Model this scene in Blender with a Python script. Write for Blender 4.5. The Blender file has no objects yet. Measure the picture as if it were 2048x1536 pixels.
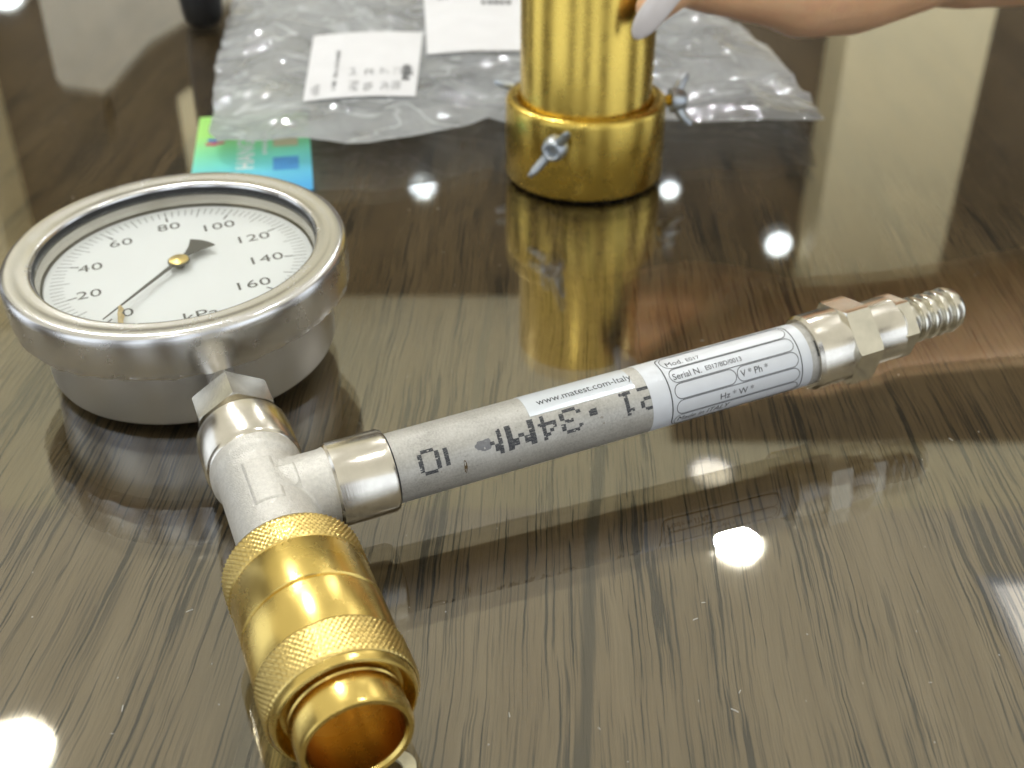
import bpy, bmesh, math, random
from mathutils import Vector, Matrix, noise
random.seed(7)
D = bpy.data
SC = bpy.context.scene
COL = SC.collection
PI = math.pi
def R(d): return math.radians(d)

# ------------------------------------------------------------------ camera
cam_d = D.cameras.new('camera'); cam = D.objects.new('camera', cam_d); COL.objects.link(cam)
cam.location = (0, 0, 0.2221)
cam.rotation_euler = (R(90 - 33.52), 0, 0)
cam_d.sensor_width = 36.0
cam_d.lens = 40.92
cam_d.clip_start = 0.01; cam_d.clip_end = 60
cam_d.dof.use_dof = True
cam_d.dof.focus_distance = 0.315
cam_d.dof.aperture_fstop = 14.5
SC.camera = cam
SC.render.resolution_x = 1024; SC.render.resolution_y = 768

# ------------------------------------------------------------------ world and exposure
W = D.worlds.new('World'); SC.world = W; W.use_nodes = True
bg = W.node_tree.nodes['Background']
bg.inputs[0].default_value = (0.90, 0.97, 1.06, 1)
bg.inputs[1].default_value = 0.92
LAMP = 360.0           # radiance of the round ceiling lamps
SC.view_settings.view_transform = 'Standard'
SC.view_settings.look = 'None'
SC.view_settings.exposure = 0.84
SC.view_settings.gamma = 1.0
SC.cycles.use_denoising = True
SC.cycles.max_bounces = 9
SC.cycles.diffuse_bounces = 3
SC.cycles.use_adaptive_sampling = True
SC.cycles.adaptive_threshold = 0.015
SC.cycles.glossy_bounces = 5
SC.cycles.transparent_max_bounces = 16
SC.cycles.caustics_reflective = False
SC.cycles.caustics_refractive = False
SC.cycles.sample_clamp_indirect = 6.0

# ------------------------------------------------------------------ materials
def new_mat(name):
    m = D.materials.new(name); m.use_nodes = True
    nt = m.node_tree
    return m, nt, nt.nodes['Principled BSDF'], nt.nodes['Material Output']
def N(nt, typ, **kw):
    n = nt.nodes.new(typ)
    for k, v in kw.items():
        if k.startswith('i_'):
            key = k[2:].replace('_', ' ')
            n.inputs[int(key) if key.isdigit() else key].default_value = v
        else: setattr(n, k, v)
    return n
def lk(nt, a, b): nt.links.new(a, b)
def coords(nt, scale=(1, 1, 1), rot=(0, 0, 0), src='Object'):
    tc = N(nt, 'ShaderNodeTexCoord'); mp = N(nt, 'ShaderNodeMapping')
    mp.inputs['Scale'].default_value = scale; mp.inputs['Rotation'].default_value = rot
    lk(nt, tc.outputs[src], mp.inputs['Vector']); return mp.outputs[0]
def ramp(nt, fac, stops):
    r = N(nt, 'ShaderNodeValToRGB'); el = r.color_ramp.elements
    while len(el) < len(stops): el.new(0.5)
    for e, (p, c) in zip(el, stops):
        e.position = p; e.color = c if len(c) == 4 else (*c, 1)
    lk(nt, fac, r.inputs[0]); return r.outputs[0]
def mixc(nt, fac, a, b, mode='MIX'):
    m = N(nt, 'ShaderNodeMix', data_type='RGBA', blend_type=mode)
    for sock, v in ((m.inputs[0], fac), (m.inputs[6], a), (m.inputs[7], b)):
        if hasattr(v, 'default_value'): lk(nt, v, sock)
        else: sock.default_value = v if not isinstance(v, tuple) or len(v) == 4 else (*v, 1)
    return m.outputs[2]
def math_(nt, op, a, b=0.0):
    m = N(nt, 'ShaderNodeMath', operation=op)
    for i, v in enumerate((a, b)):
        if hasattr(v, 'default_value'): lk(nt, v, m.inputs[i])
        else: m.inputs[i].default_value = v
    return m.outputs[0]
def noise_(nt, vec, scale, detail=3, rough=0.5, dist=0.0):
    n = N(nt, 'ShaderNodeTexNoise'); n.inputs['Scale'].default_value = scale
    n.inputs['Detail'].default_value = detail; n.inputs['Roughness'].default_value = rough
    n.inputs['Distortion'].default_value = dist
    lk(nt, vec, n.inputs['Vector']); return n.outputs['Fac']
def bump(nt, p, h, strength, dist):
    b = N(nt, 'ShaderNodeBump'); b.inputs['Strength'].default_value = strength; b.inputs['Distance'].default_value = dist
    lk(nt, h, b.inputs['Height']); lk(nt, b.outputs[0], p.inputs['Normal'])
def plain(name, col, rough=0.5, metal=0.0, spec=0.5, var=0.08, vs=60, bs=0.0, bscale=800, bdist=0.0002):
    m, nt, p, o = new_mat(name)
    v = coords(nt)
    f = noise_(nt, v, vs, 4, 0.6)
    c2 = tuple(max(0, x * (1 - 2 * var)) for x in col)
    c3 = tuple(min(1, x * (1 + var)) for x in col)
    lk(nt, ramp(nt, f, [(0.25, c2), (0.75, c3)]), p.inputs['Base Color'])
    p.inputs['Roughness'].default_value = rough; p.inputs['Metallic'].default_value = metal
    p.inputs['Specular IOR Level'].default_value = spec
    if bs > 0: bump(nt, p, noise_(nt, v, bscale, 3, 0.6), bs, bdist)
    return m
def machined(name, col, rough, axis, lines=2600, bs=0.25, var=0.06):
    """turned metal: fine tool lines running round the given axis, a few blotches"""
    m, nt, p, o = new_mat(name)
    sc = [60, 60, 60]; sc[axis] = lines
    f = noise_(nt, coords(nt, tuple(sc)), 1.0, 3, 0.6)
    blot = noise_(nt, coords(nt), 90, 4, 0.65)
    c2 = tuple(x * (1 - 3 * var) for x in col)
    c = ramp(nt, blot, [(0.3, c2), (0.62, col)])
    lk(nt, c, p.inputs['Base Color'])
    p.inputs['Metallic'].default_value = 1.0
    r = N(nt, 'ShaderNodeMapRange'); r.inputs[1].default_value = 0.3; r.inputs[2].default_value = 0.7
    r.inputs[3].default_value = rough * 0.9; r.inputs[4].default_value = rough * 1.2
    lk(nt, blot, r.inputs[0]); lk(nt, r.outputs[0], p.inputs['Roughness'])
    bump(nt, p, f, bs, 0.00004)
    return m

STEEL = machined('brushed_stainless', (0.68, 0.67, 0.655), 0.24, 2, 1500, 0.03, 0.004)
STEEL_CASE = machined('satin_stainless', (0.62, 0.615, 0.61), 0.34, 2, 2500, 0.08, 0.015)
NICKEL_X = machined('turned_nickel_along_stem', (0.74, 0.70, 0.62), 0.20, 0, 3000, 0.5)
NICKEL_Y = machined('turned_nickel_along_pipe', (0.74, 0.70, 0.62), 0.20, 1, 3000, 0.5)
NICKEL_NUT = plain('plated_nut', (0.72, 0.69, 0.60), 0.22, 1.0, 0.5, 0.08, 200, 0.25, 900, 0.0001)
CAST = plain('sandblasted_nickel', (0.70, 0.68, 0.63), 0.52, 0.75, 0.5, 0.07, 900, 1.0, 2200, 0.00022)
BRASS = machined('turned_brass_coupler', (0.74, 0.545, 0.165), 0.25, 0, 2600, 0.22, 0.015)
BRASS_K = plain('knurled_brass', (0.80, 0.60, 0.21), 0.28, 1.0, 0.5, 0.06, 150)
BRASS_Z = machined('turned_brass_tube', (0.66, 0.475, 0.105), 0.26, 2, 1600, 0.14, 0.035)
BRASS_IN = machined('shaded_brass_bore', (0.42, 0.21, 0.045), 0.26, 0, 2600, 0.3, 0.05)  # darker brass colour stands in for the shade inside the bore
ZINC = plain('zinc_wing_nut', (0.50, 0.54, 0.58), 0.40, 1.0, 0.5, 0.12, 300, 0.3, 700, 0.0002)
BLACK = plain('black_gasket_and_shade', (0.012, 0.012, 0.012), 0.45)
DIALM = plain('dial_enamel', (0.82, 0.84, 0.86), 0.45, 0, 0.4, 0.01)
PRINT = plain('black_print', (0.022, 0.024, 0.028), 0.55, var=0.1)
INKJET = plain('inkjet_ink', (0.065, 0.068, 0.075), 0.55, var=0.25, vs=700)
POINT = plain('pointer_black', (0.018, 0.018, 0.020), 0.35)
PAPER = plain('white_sticker', (0.74, 0.765, 0.80), 0.30, 0, 0.5, 0.02, 200)
PAPER2 = plain('silver_sticker', (0.70, 0.74, 0.78), 0.24, 0.15, 0.5, 0.02, 200)
STOPM = plain('tan_cord', (0.66, 0.50, 0.24), 0.6, var=0.2, vs=600)
CREAM = plain('cream_strip', (0.78, 0.70, 0.46), 0.55, var=0.08, vs=400, bs=0.4, bscale=1500)
SHEETM = plain('paper_sheet', (0.80, 0.80, 0.82), 0.6, var=0.02)
INK = plain('grey_ink', (0.11, 0.115, 0.12), 0.6)
DARKOBJ = plain('black_plastic', (0.010, 0.010, 0.011), 0.35)

def mat_pipe():
    m, nt, p, o = new_mat('galvanised_pipe')
    v = coords(nt)
    big = noise_(nt, v, 45, 5, 0.65); fine = noise_(nt, v, 1500, 3, 0.7)
    st = noise_(nt, coords(nt, (900, 60, 900)), 1.0, 3, 0.6)
    f = math_(nt, 'ADD', math_(nt, 'MULTIPLY', big, 0.5), math_(nt, 'ADD', math_(nt, 'MULTIPLY', fine, 0.38), math_(nt, 'MULTIPLY', st, 0.12)))
    c = ramp(nt, f, [(0.34, (0.33, 0.315, 0.285)), (0.5, (0.50, 0.485, 0.445)), (0.66, (0.62, 0.605, 0.565))])
    # small rust specks and scuffs with their own shapes
    sp = ramp(nt, noise_(nt, coords(nt, (1, 1, 1)), 420, 2, 0.5), [(0.70, (0, 0, 0)), (0.76, (1, 1, 1))])
    c = mixc(nt, math_(nt, 'MULTIPLY', sp, 0.55), c, (0.16, 0.12, 0.075))
    lk(nt, c, p.inputs['Base Color'])
    p.inputs['Metallic'].default_value = 0.35; p.inputs['Roughness'].default_value = 0.48
    bump(nt, p, fine, 0.35, 0.0001)
    return m
PIPE = mat_pipe()

def mat_wood():
    m, nt, p, o = new_mat('dark_wood_veneer')
    tc = N(nt, 'ShaderNodeNewGeometry'); mp = N(nt, 'ShaderNodeMapping')
    mp.inputs['Rotation'].default_value = (0, 0, R(2.0)); lk(nt, tc.outputs['Position'], mp.inputs['Vector'])
    # wavy grain: bend x by slow noise
    w1 = N(nt, 'ShaderNodeMapping'); w1.inputs['Scale'].default_value = (9, 5.5, 1); lk(nt, mp.outputs[0], w1.inputs['Vector'])
    nz = noise_(nt, w1.outputs[0], 1.0, 3, 0.55)
    w2 = N(nt, 'ShaderNodeMapping'); w2.inputs['Scale'].default_value = (260, 120, 1); lk(nt, mp.outputs[0], w2.inputs['Vector'])
    nz2 = noise_(nt, w2.outputs[0], 1.0, 2, 0.5)
    sep = N(nt, 'ShaderNodeSeparateXYZ'); lk(nt, mp.outputs[0], sep.inputs[0])
    off = math_(nt, 'ADD', math_(nt, 'MULTIPLY', math_(nt, 'SUBTRACT', nz, 0.5), 0.011), math_(nt, 'MULTIPLY', math_(nt, 'SUBTRACT', nz2, 0.5), 0.0007))
    cb = N(nt, 'ShaderNodeCombineXYZ'); lk(nt, math_(nt, 'ADD', sep.outputs[0], off), cb.inputs[0]); lk(nt, sep.outputs[1], cb.inputs[1])
    def g(sx, sy, det=2, rough=0.5):
        k = N(nt, 'ShaderNodeMapping'); k.inputs['Scale'].default_value = (sx, sy, 1); lk(nt, cb.outputs[0], k.inputs['Vector'])
        return noise_(nt, k.outputs[0], 1.0, det, rough)
    tone = g(55, 3.2, 4, 0.6)
    base = ramp(nt, tone, [(0.25, (0.080, 0.052, 0.024)), (0.5, (0.115, 0.078, 0.038)), (0.75, (0.152, 0.106, 0.056))])
    fine = g(1500, 40, 2, 0.5)
    base = mixc(nt, math_(nt, 'MULTIPLY', math_(nt, 'SUBTRACT', fine, 0.4), 0.9), base, (0.036, 0.025, 0.014))
    pores = g(980, 14, 3, 0.55)
    clump = g(70, 6.0, 2, 0.5)
    pm = ramp(nt, math_(nt, 'ADD', pores, math_(nt, 'MULTIPLY', math_(nt, 'SUBTRACT', clump, 0.5), 0.42)), [(0.580, (0, 0, 0)), (0.612, (1, 1, 1))])
    pores2 = g(1800, 20, 2, 0.5)
    pm2 = ramp(nt, math_(nt, 'ADD', pores2, math_(nt, 'MULTIPLY', math_(nt, 'SUBTRACT', clump, 0.5), 0.15)), [(0.575, (0, 0, 0)), (0.605, (1, 1, 1))])
    band = ramp(nt, g(34, 1.1, 2, 0.5), [(0.655, (0, 0, 0)), (0.685, (1, 1, 1))])
    bx = math_(nt, 'SUBTRACT', math_(nt, 'SUBTRACT', sep.outputs[0], math_(nt, 'MULTIPLY', sep.outputs[1], 0.075)), -0.0035)
    bx = math_(nt, 'ADD', bx, math_(nt, 'ADD', math_(nt, 'MULTIPLY', math_(nt, 'SUBTRACT', nz, 0.5), 0.016), math_(nt, 'MULTIPLY', math_(nt, 'SUBTRACT', pores, 0.5), 0.004)))
    fig = ramp(nt, math_(nt, 'MULTIPLY', math_(nt, 'ABSOLUTE', bx), 100.0), [(0.13, (1, 1, 1)), (0.26, (0, 0, 0))])
    base = mixc(nt, math_(nt, 'MULTIPLY', fig, 0.8), base, (0.032, 0.030, 0.022))
    c = mixc(nt, math_(nt, 'MULTIPLY', pm2, 0.7), base, (0.026, 0.021, 0.013))
    c = mixc(nt, math_(nt, 'MULTIPLY', pm, 0.88), c, (0.014, 0.013, 0.010))
    c = mixc(nt, math_(nt, 'MULTIPLY', band, 0.78), c, (0.036, 0.032, 0.022))
    lk(nt, c, p.inputs['Base Color'])
    # lacquered veneer: the figure mirrors warmly, the open pores do not
    p.inputs['IOR'].default_value = 2.15
    p.inputs['Roughness'].default_value = 0.035
    dull = math_(nt, 'MAXIMUM', math_(nt, 'MULTIPLY', pm, 0.62), math_(nt, 'MAXIMUM', math_(nt, 'MULTIPLY', pm2, 0.42), math_(nt, 'MULTIPLY', fig, 0.55)))
    lk(nt, math_(nt, 'MULTIPLY', math_(nt, 'SUBTRACT', 1.0, dull), 0.5), p.inputs['Specular IOR Level'])
    lk(nt, ramp(nt, tone, [(0.25, (0.86, 0.74, 0.52)), (0.75, (1.0, 0.92, 0.72))]), p.inputs['Specular Tint'])
    return m
WOOD = mat_wood()

def mat_sheet_glass(name, ior, rough, tint=(0.985, 0.99, 0.985)):
    m, nt, p, o = new_mat(name)
    nt.nodes.remove(p)
    tr = N(nt, 'ShaderNodeBsdfTransparent'); tr.inputs[0].default_value = (*tint, 1)
    gl = N(nt, 'ShaderNodeBsdfGlossy'); gl.inputs['Roughness'].default_value = rough
    gl.inputs[0].default_value = (1, 1, 1, 1)
    fr = N(nt, 'ShaderNodeFresnel'); fr.inputs['IOR'].default_value = ior
    # the underside of a sheet must not reach total reflection: use the outside index on both faces
    ge = N(nt, 'ShaderNodeNewGeometry')
    ior_back = 1.0 / ior
    mr = N(nt, 'ShaderNodeMix', data_type='FLOAT'); lk(nt, ge.outputs['Backfacing'], mr.inputs[0])
    mr.inputs[2].default_value = ior; mr.inputs[3].default_value = ior_back
    lk(nt, mr.outputs[0], fr.inputs['IOR'])
    mx = N(nt, 'ShaderNodeMixShader'); lk(nt, fr.outputs[0], mx.inputs[0]); lk(nt, tr.outputs[0], mx.inputs[1]); lk(nt, gl.outputs[0], mx.inputs[2])
    lk(nt, mx.outputs[0], o.inputs['Surface'])
    return m
GLASS_TOP = mat_sheet_glass('glass_upper_face', 1.75, 0.003)
GLASS_BOT = mat_sheet_glass('glass_lower_face', 1.12, 0.004)
GLASS_EDGE = plain('glass_edge', (0.05, 0.16, 0.12), 0.1)
PANE = mat_sheet_glass('gauge_window', 1.30, 0.004)

def mat_film(name, milk0, milk1, bs, rough):
    m, nt, p, o = new_mat(name)
    nt.nodes.remove(p)
    v = coords(nt)
    b = N(nt, 'ShaderNodeBump'); b.inputs['Strength'].default_value = bs; b.inputs['Distance'].default_value = 0.0012
    n1 = noise_(nt, v, 34, 3, 0.5, 1.0); n2 = noise_(nt, v, 150, 2, 0.5, 0.8)
    rid = math_(nt, 'ABSOLUTE', math_(nt, 'SUBTRACT', n1, 0.5))
    h = math_(nt, 'ADD', math_(nt, 'MULTIPLY', rid, -2.2), math_(nt, 'MULTIPLY', n2, 0.8))
    lk(nt, h, b.inputs['Height'])
    tr = N(nt, 'ShaderNodeBsdfTransparent'); tr.inputs[0].default_value = (0.98, 0.985, 0.99, 1)
    df = N(nt, 'ShaderNodeBsdfDiffuse'); df.inputs[0].default_value = (0.84, 0.87, 0.90, 1)
    tl = N(nt, 'ShaderNodeBsdfTranslucent'); tl.inputs[0].default_value = (0.84, 0.87, 0.90, 1)
    gl = N(nt, 'ShaderNodeBsdfGlossy'); gl.inputs['Roughness'].default_value = rough
    lk(nt, b.outputs[0], gl.inputs['Normal'])
    a = N(nt, 'ShaderNodeMixShader'); a.inputs[0].default_value = 0.3; lk(nt, df.outputs[0], a.inputs[1]); lk(nt, tl.outputs[0], a.inputs[2])
    milk = N(nt, 'ShaderNodeMapRange'); lk(nt, noise_(nt, v, 20, 4, 0.6, 0.6), milk.inputs[0])
    milk.inputs[1].default_value = 0.3; milk.inputs[2].default_value = 0.7; milk.inputs[3].default_value = milk0; milk.inputs[4].default_value = milk1
    # film whitens along its sharp creases
    cz = noise_(nt, coords(nt, (1, 1.7, 1), (0, 0, 0.5)), 17, 3, 0.5, 1.4)
    crease = ramp(nt, math_(nt, 'ABSOLUTE', math_(nt, 'SUBTRACT', cz, 0.5)), [(0.0, (1, 1, 1)), (0.03, (0, 0, 0))])
    milkv = math_(nt, 'ADD', milk.outputs[0], math_(nt, 'MULTIPLY', crease, milk1 * 0.6))
    c = N(nt, 'ShaderNodeMixShader'); lk(nt, milkv, c.inputs[0]); lk(nt, tr.outputs[0], c.inputs[1]); lk(nt, a.outputs[0], c.inputs[2])
    lw = N(nt, 'ShaderNodeLayerWeight'); lw.inputs['Blend'].default_value = 0.20; lk(nt, b.outputs[0], lw.inputs['Normal'])
    fz = math_(nt, 'ADD', math_(nt, 'MULTIPLY', lw.outputs['Fresnel'], 0.65), 0.05)
    d = N(nt, 'ShaderNodeMixShader'); lk(nt, fz, d.inputs[0]); lk(nt, c.outputs[0], d.inputs[1]); lk(nt, gl.outputs[0], d.inputs[2])
    lk(nt, d.outputs[0], o.inputs['Surface'])
    return m
FILM = mat_film('crinkled_clear_film', 0.20, 0.54, 0.7, 0.06)
SCRAP = mat_film('clear_film_scrap', 0.03, 0.08, 0.15, 0.05)

def mat_skin():
    m, nt, p, o = new_mat('skin')
    v = coords(nt)
    f = noise_(nt, v, 30, 5, 0.65)
    c = ramp(nt, f, [(0.3, (0.84, 0.47, 0.25)), (0.5, (0.90, 0.54, 0.30)), (0.7, (0.93, 0.59, 0.35))])
    red = ramp(nt, noise_(nt, v, 75, 3, 0.6), [(0.55, (0, 0, 0)), (0.75, (1, 1, 1))])
    c = mixc(nt, math_(nt, 'MULTIPLY', red, 0.35), c, (0.76, 0.36, 0.25))
    lk(nt, c, p.inputs['Base Color'])
    p.inputs['Roughness'].default_value = 0.42
    p.inputs['Subsurface Weight'].default_value = 0.25
    p.inputs['Subsurface Radius'].default_value = (0.006, 0.002, 0.001); p.inputs['Subsurface Scale'].default_value = 0.6
    vo = N(nt, 'ShaderNodeTexVoronoi', feature='DISTANCE_TO_EDGE'); vo.inputs['Scale'].default_value = 650
    lk(nt, coords(nt, (0.55, 1, 1)), vo.inputs['Vector'])
    pl = ramp(nt, vo.outputs['Distance'], [(0.0, (0, 0, 0)), (0.25, (1, 1, 1))])
    fold = noise_(nt, coords(nt, (420, 60, 60)), 1.0, 3, 0.6)
    bump(nt, p, math_(nt, 'ADD', math_(nt, 'MULTIPLY', pl, 0.4), fold), 0.5, 0.0005)
    return m
SKIN = mat_skin()
NAIL = plain('white_nail_varnish', (0.86, 0.80, 0.775), 0.16, 0, 0.6, 0.01)

def mat_card():
    m, nt, p, o = new_mat('card_print_gradient')
    tc = N(nt, 'ShaderNodeTexCoord'); sp = N(nt, 'ShaderNodeSeparateXYZ'); lk(nt, tc.outputs['Object'], sp.inputs[0])
    f = math_(nt, 'ADD', math_(nt, 'MULTIPLY', sp.outputs[1], 10.0), math_(nt, 'MULTIPLY', sp.outputs[0], -2.2))
    f = math_(nt, 'ADD', f, 0.06)
    lk(nt, ramp(nt, f, [(0.0, (0.07, 0.38, 0.72)), (0.20, (0.14, 0.55, 0.74)), (0.38, (0.18, 0.70, 0.62)), (0.56, (0.24, 0.76, 0.40)), (0.8, (0.40, 0.80, 0.20))]), p.inputs['Base Color'])
    p.inputs['Roughness'].default_value = 0.35
    return m
CARD = mat_card()
C_WHITE = plain('card_white', (0.82, 0.86, 0.84), 0.4, var=0.01)
C_RED = plain('card_red', (0.72, 0.06, 0.20), 0.4)
C_BLUE = plain('card_blue', (0.04, 0.10, 0.62), 0.4)
C_TAN = plain('card_tan', (0.62, 0.56, 0.36), 0.4, var=0.05)
C_SKY = plain('card_sky', (0.07, 0.30, 0.66), 0.4, var=0.1, vs=300)

WALL_M = plain('dark_panelling', (0.085, 0.064, 0.043), 0.55, var=0.2, vs=3)
COL_M = plain('beige_column', (0.76, 0.66, 0.42), 0.6, var=0.03, vs=3)
CEIL_M = plain('ceiling_paint', (0.92, 0.83, 0.58), 0.8, var=0.02, vs=2)
CEIL_N = plain('darker_ceiling_paint', (0.80, 0.72, 0.56), 0.8, var=0.02, vs=2)
CHAIR_M = plain('beige_upholstery', (0.66, 0.61, 0.50), 0.8, var=0.05, vs=40)
CHAIR_W = plain('chair_dark_wood', (0.070, 0.050, 0.024), 0.5, var=0.15, vs=20)
TRIM = plain('lamp_trim', (0.8, 0.8, 0.8), 0.4)
def mat_emit(name, col, s):
    m, nt, p, o = new_mat(name)
    e = N(nt, 'ShaderNodeEmission'); e.inputs[0].default_value = (*col, 1); e.inputs[1].default_value = s
    lk(nt, e.outputs[0], o.inputs['Surface']); return m
LIT = mat_emit('lamp_diffuser', (0.96, 0.98, 1.0), LAMP)
LITP = mat_emit('panel_diffuser', (1.0, 0.98, 0.95), 1.5)
LITG = mat_emit('dim_diffuser', (1.0, 0.96, 0.88), 2.6)
LITW = mat_emit('wall_lamp_diffuser', (0.84, 0.94, 1.0), 5.0)

# ------------------------------------------------------------------ mesh helpers
def mesh_obj(name, verts, faces, mat, parent=None, smooth=40):
    me = D.meshes.new(name); me.from_pydata([tuple(v) for v in verts], [], faces); me.update()
    bm = bmesh.new(); bm.from_mesh(me); bmesh.ops.recalc_face_normals(bm, faces=bm.faces); bm.to_mesh(me); bm.free()
    return finish(name, me, mat, parent, smooth)
def finish(name, me, mat, parent=None, smooth=40):
    for m in (mat if isinstance(mat, (list, tuple)) else [mat]): me.materials.append(m)
    if smooth:
        me.polygons.foreach_set('use_smooth', [True] * len(me.polygons))
        if smooth < 180: me.set_sharp_from_angle(angle=R(smooth))
    o = D.objects.new(name, me); COL.objects.link(o)
    if parent is not None: o.parent = parent
    return o
def tag(o, label=None, cat=None, group=None, kind=None):
    if label: o['label'] = label
    if cat: o['category'] = cat
    if group: o['group'] = group
    if kind: o['kind'] = kind
    return o
def empty(name, mat4=None):
    o = D.objects.new(name, None); o.empty_display_size = 0.01; COL.objects.link(o)
    if mat4 is not None: o.matrix_world = mat4
    return o
class MB:
    def __init__(s): s.v = []; s.f = []
    def add(s, V, F):
        b = len(s.v); s.v += [Vector(x) for x in V]; s.f += [tuple(i + b for i in q) for q in F]; return s
    def lathe(s, prof, M=None, seg=96, close=False, caps=True):
        """prof: [(h, r)] turned about local z; M maps to the parent space"""
        M = M or Matrix(); V = []; F = []; n = len(prof)
        for (h, r) in prof:
            for k in range(seg):
                t = 2 * PI * k / seg; V.append(M @ Vector((r * math.cos(t), r * math.sin(t), h)))
        rng = n if close else n - 1
        for i in range(rng):
            j = (i + 1) % n
            for k in range(seg):
                l = (k + 1) % seg; F.append((i * seg + k, i * seg + l, j * seg + l, j * seg + k))
        if not close and caps:
            if prof[0][1] > 1e-6: F.append(tuple(range(seg))[::-1])
            if prof[-1][1] > 1e-6: F.append(tuple((n - 1) * seg + k for k in range(seg)))
        return s.add(V, F)
    def box(s, c, d, M=None):
        M = M or Matrix(); V = [M @ Vector((c[0] + x * d[0] / 2, c[1] + y * d[1] / 2, c[2] + z * d[2] / 2)) for x in (-1, 1) for y in (-1, 1) for z in (-1, 1)]
        return s.add(V, [(0, 1, 3, 2), (4, 6, 7, 5), (0, 4, 5, 1), (2, 3, 7, 6), (0, 2, 6, 4), (1, 5, 7, 3)])
    def tube(s, pts, rad, seg=12):
        V = []; F = []; n = len(pts)
        for i, p in enumerate(pts):
            p = Vector(p); t = (Vector(pts[min(i + 1, n - 1)]) - Vector(pts[max(i - 1, 0)])).normalized()
            u = t.orthogonal().normalized() if i == 0 else (u - t * u.dot(t)).normalized()
            w = t.cross(u); r = rad[i] if isinstance(rad, (list, tuple)) else rad
            for k in range(seg):
                a = 2 * PI * k / seg; V.append(p + (u * math.cos(a) + w * math.sin(a)) * r)
        for i in range(n - 1):
            for k in range(seg):
                l = (k + 1) % seg; F.append((i * seg + k, i * seg + l, (i + 1) * seg + l, (i + 1) * seg + k))
        F.append(tuple(range(seg))[::-1]); F.append(tuple((n - 1) * seg + k for k in range(seg)))
        return s.add(V, F)
    def hex(s, h0, h1, ap, rch, M, rot=0.0, seg=96):
        """hexagon nut about local z with chamfered ends (chamfer cone radius rch)"""
        V = []; F = []; rows = [[], [], [], []]
        for k in range(seg):
            t = 2 * PI * k / seg; d = ((t - rot + PI / 6) % (PI / 3)) - PI / 6; r = ap / math.cos(d)
            ch = max(0, r - rch) * 0.58; r2 = min(r, rch)
            for i, (h, rr) in enumerate(((h0, r2), (h0 + ch, r), (h1 - ch, r), (h1, r2))):
                rows[i].append(M @ Vector((rr * math.cos(t), rr * math.sin(t), h)))
        for r_ in rows: V += r_
        for i in range(3):
            for k in range(seg):
                l = (k + 1) % seg; F.append((i * seg + k, i * seg + l, (i + 1) * seg + l, (i + 1) * seg + k))
        F.append(tuple(range(seg))[::-1]); F.append(tuple(3 * seg + k for k in range(seg)))
        return s.add(V, F)
    def knurl(s, h0, h1, r, depth, pitch, M, ends=True):
        """diamond knurl band, the diamonds real geometry"""
        nt = int(round(2 * PI * r / pitch)); seg = nt * 4; rows = max(8, int(round((h1 - h0) / pitch * 4)))
        V = []; F = []
        for j in range(rows + 1):
            h = h0 + (h1 - h0) * j / rows
            for k in range(seg):
                t = 2 * PI * k / seg; a = nt * t / 2; b = PI * (h - h0) / pitch * 0.8
                d1 = abs(math.sin(a + b)); d2 = abs(math.sin(a - b))
                z = min(d1, d2) ** 0.8
                edge = min(1, min(j, rows - j) / 2.0)
                rr = r - depth + depth * z * edge + (0 if edge else 0)
                V.append(M @ Vector((rr * math.cos(t), rr * math.sin(t), h)))
        for j in range(rows):
            for k in range(seg):
                l = (k + 1) % seg; F.append((j * seg + k, j * seg + l, (j + 1) * seg + l, (j + 1) * seg + k))
        b = len(s.v); s.add(V, F)
        if ends:
            s.f.append(tuple(b + k for k in range(seg))[::-1]); s.f.append(tuple(b + rows * seg + k for k in range(seg)))
        return s
    def build(s, name, mat, parent=None, smooth=40): return mesh_obj(name, s.v, s.f, mat, parent, smooth)
def evaluated(o):
    dg = bpy.context.evaluated_depsgraph_get(); return D.meshes.new_from_object(o.evaluated_get(dg))
def text_geo(txt, size, sx=1.0, align='LEFT', shear=0.0, spacing=1.0, bold=0.0):
    cu = D.curves.new('t', 'FONT'); cu.body = txt; cu.size = size; cu.align_x = align; cu.shear = shear
    cu.space_character = spacing; cu.fill_mode = 'FRONT'; cu.resolution_u = 3; cu.offset = bold
    o = D.objects.new('t', cu); COL.objects.link(o)
    bpy.context.view_layer.update()
    me = evaluated(o); V = [(v.co.x * sx, v.co.y) for v in me.vertices]; F = [tuple(p.vertices) for p in me.polygons]
    D.objects.remove(o); D.curves.remove(cu); D.meshes.remove(me)
    return V, F
def strip(pts, w, closed=False):
    """flat line of width w through 2D points"""
    n = len(pts); V = []; F = []
    P = [Vector(p) for p in pts]
    for i in range(n):
        a = P[i - 1] if (closed or i > 0) else P[i]; b = P[(i + 1) % n] if (closed or i < n - 1) else P[i]
        t = (b - a); t = t.normalized() if t.length > 0 else Vector((1, 0)); nrm = Vector((-t.y, t.x)) * w / 2
        V += [tuple(P[i] + nrm), tuple(P[i] - nrm)]
    for i in range(n if closed else n - 1):
        j = (i + 1) % n; F.append((2 * i, 2 * i + 1, 2 * j + 1, 2 * j))
    return V, F
def stadium(x0, x1, y0, y1, rad=None, k=7):
    r = rad or (y1 - y0) / 2; out = []
    for cx, cy, a0 in ((x1 - r, y1 - r, 90), (x1 - r, y0 + r, 0), (x0 + r, y0 + r, -90), (x0 + r, y1 - r, -180)):
        for i in range(k + 1):
            a = R(a0 - 90 * i / k); out.append((cx + r * math.cos(a), cy + r * math.sin(a)))
    # straight runs get extra points so that they bend round the pipe
    res = []
    for i, p in enumerate(out):
        q = out[(i + 1) % len(out)]; d = math.hypot(q[0] - p[0], q[1] - p[1]); m = max(1, int(d / 0.0012))
        for j in range(m): res.append((p[0] + (q[0] - p[0]) * j / m, p[1] + (q[1] - p[1]) * j / m))
    return res

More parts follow.
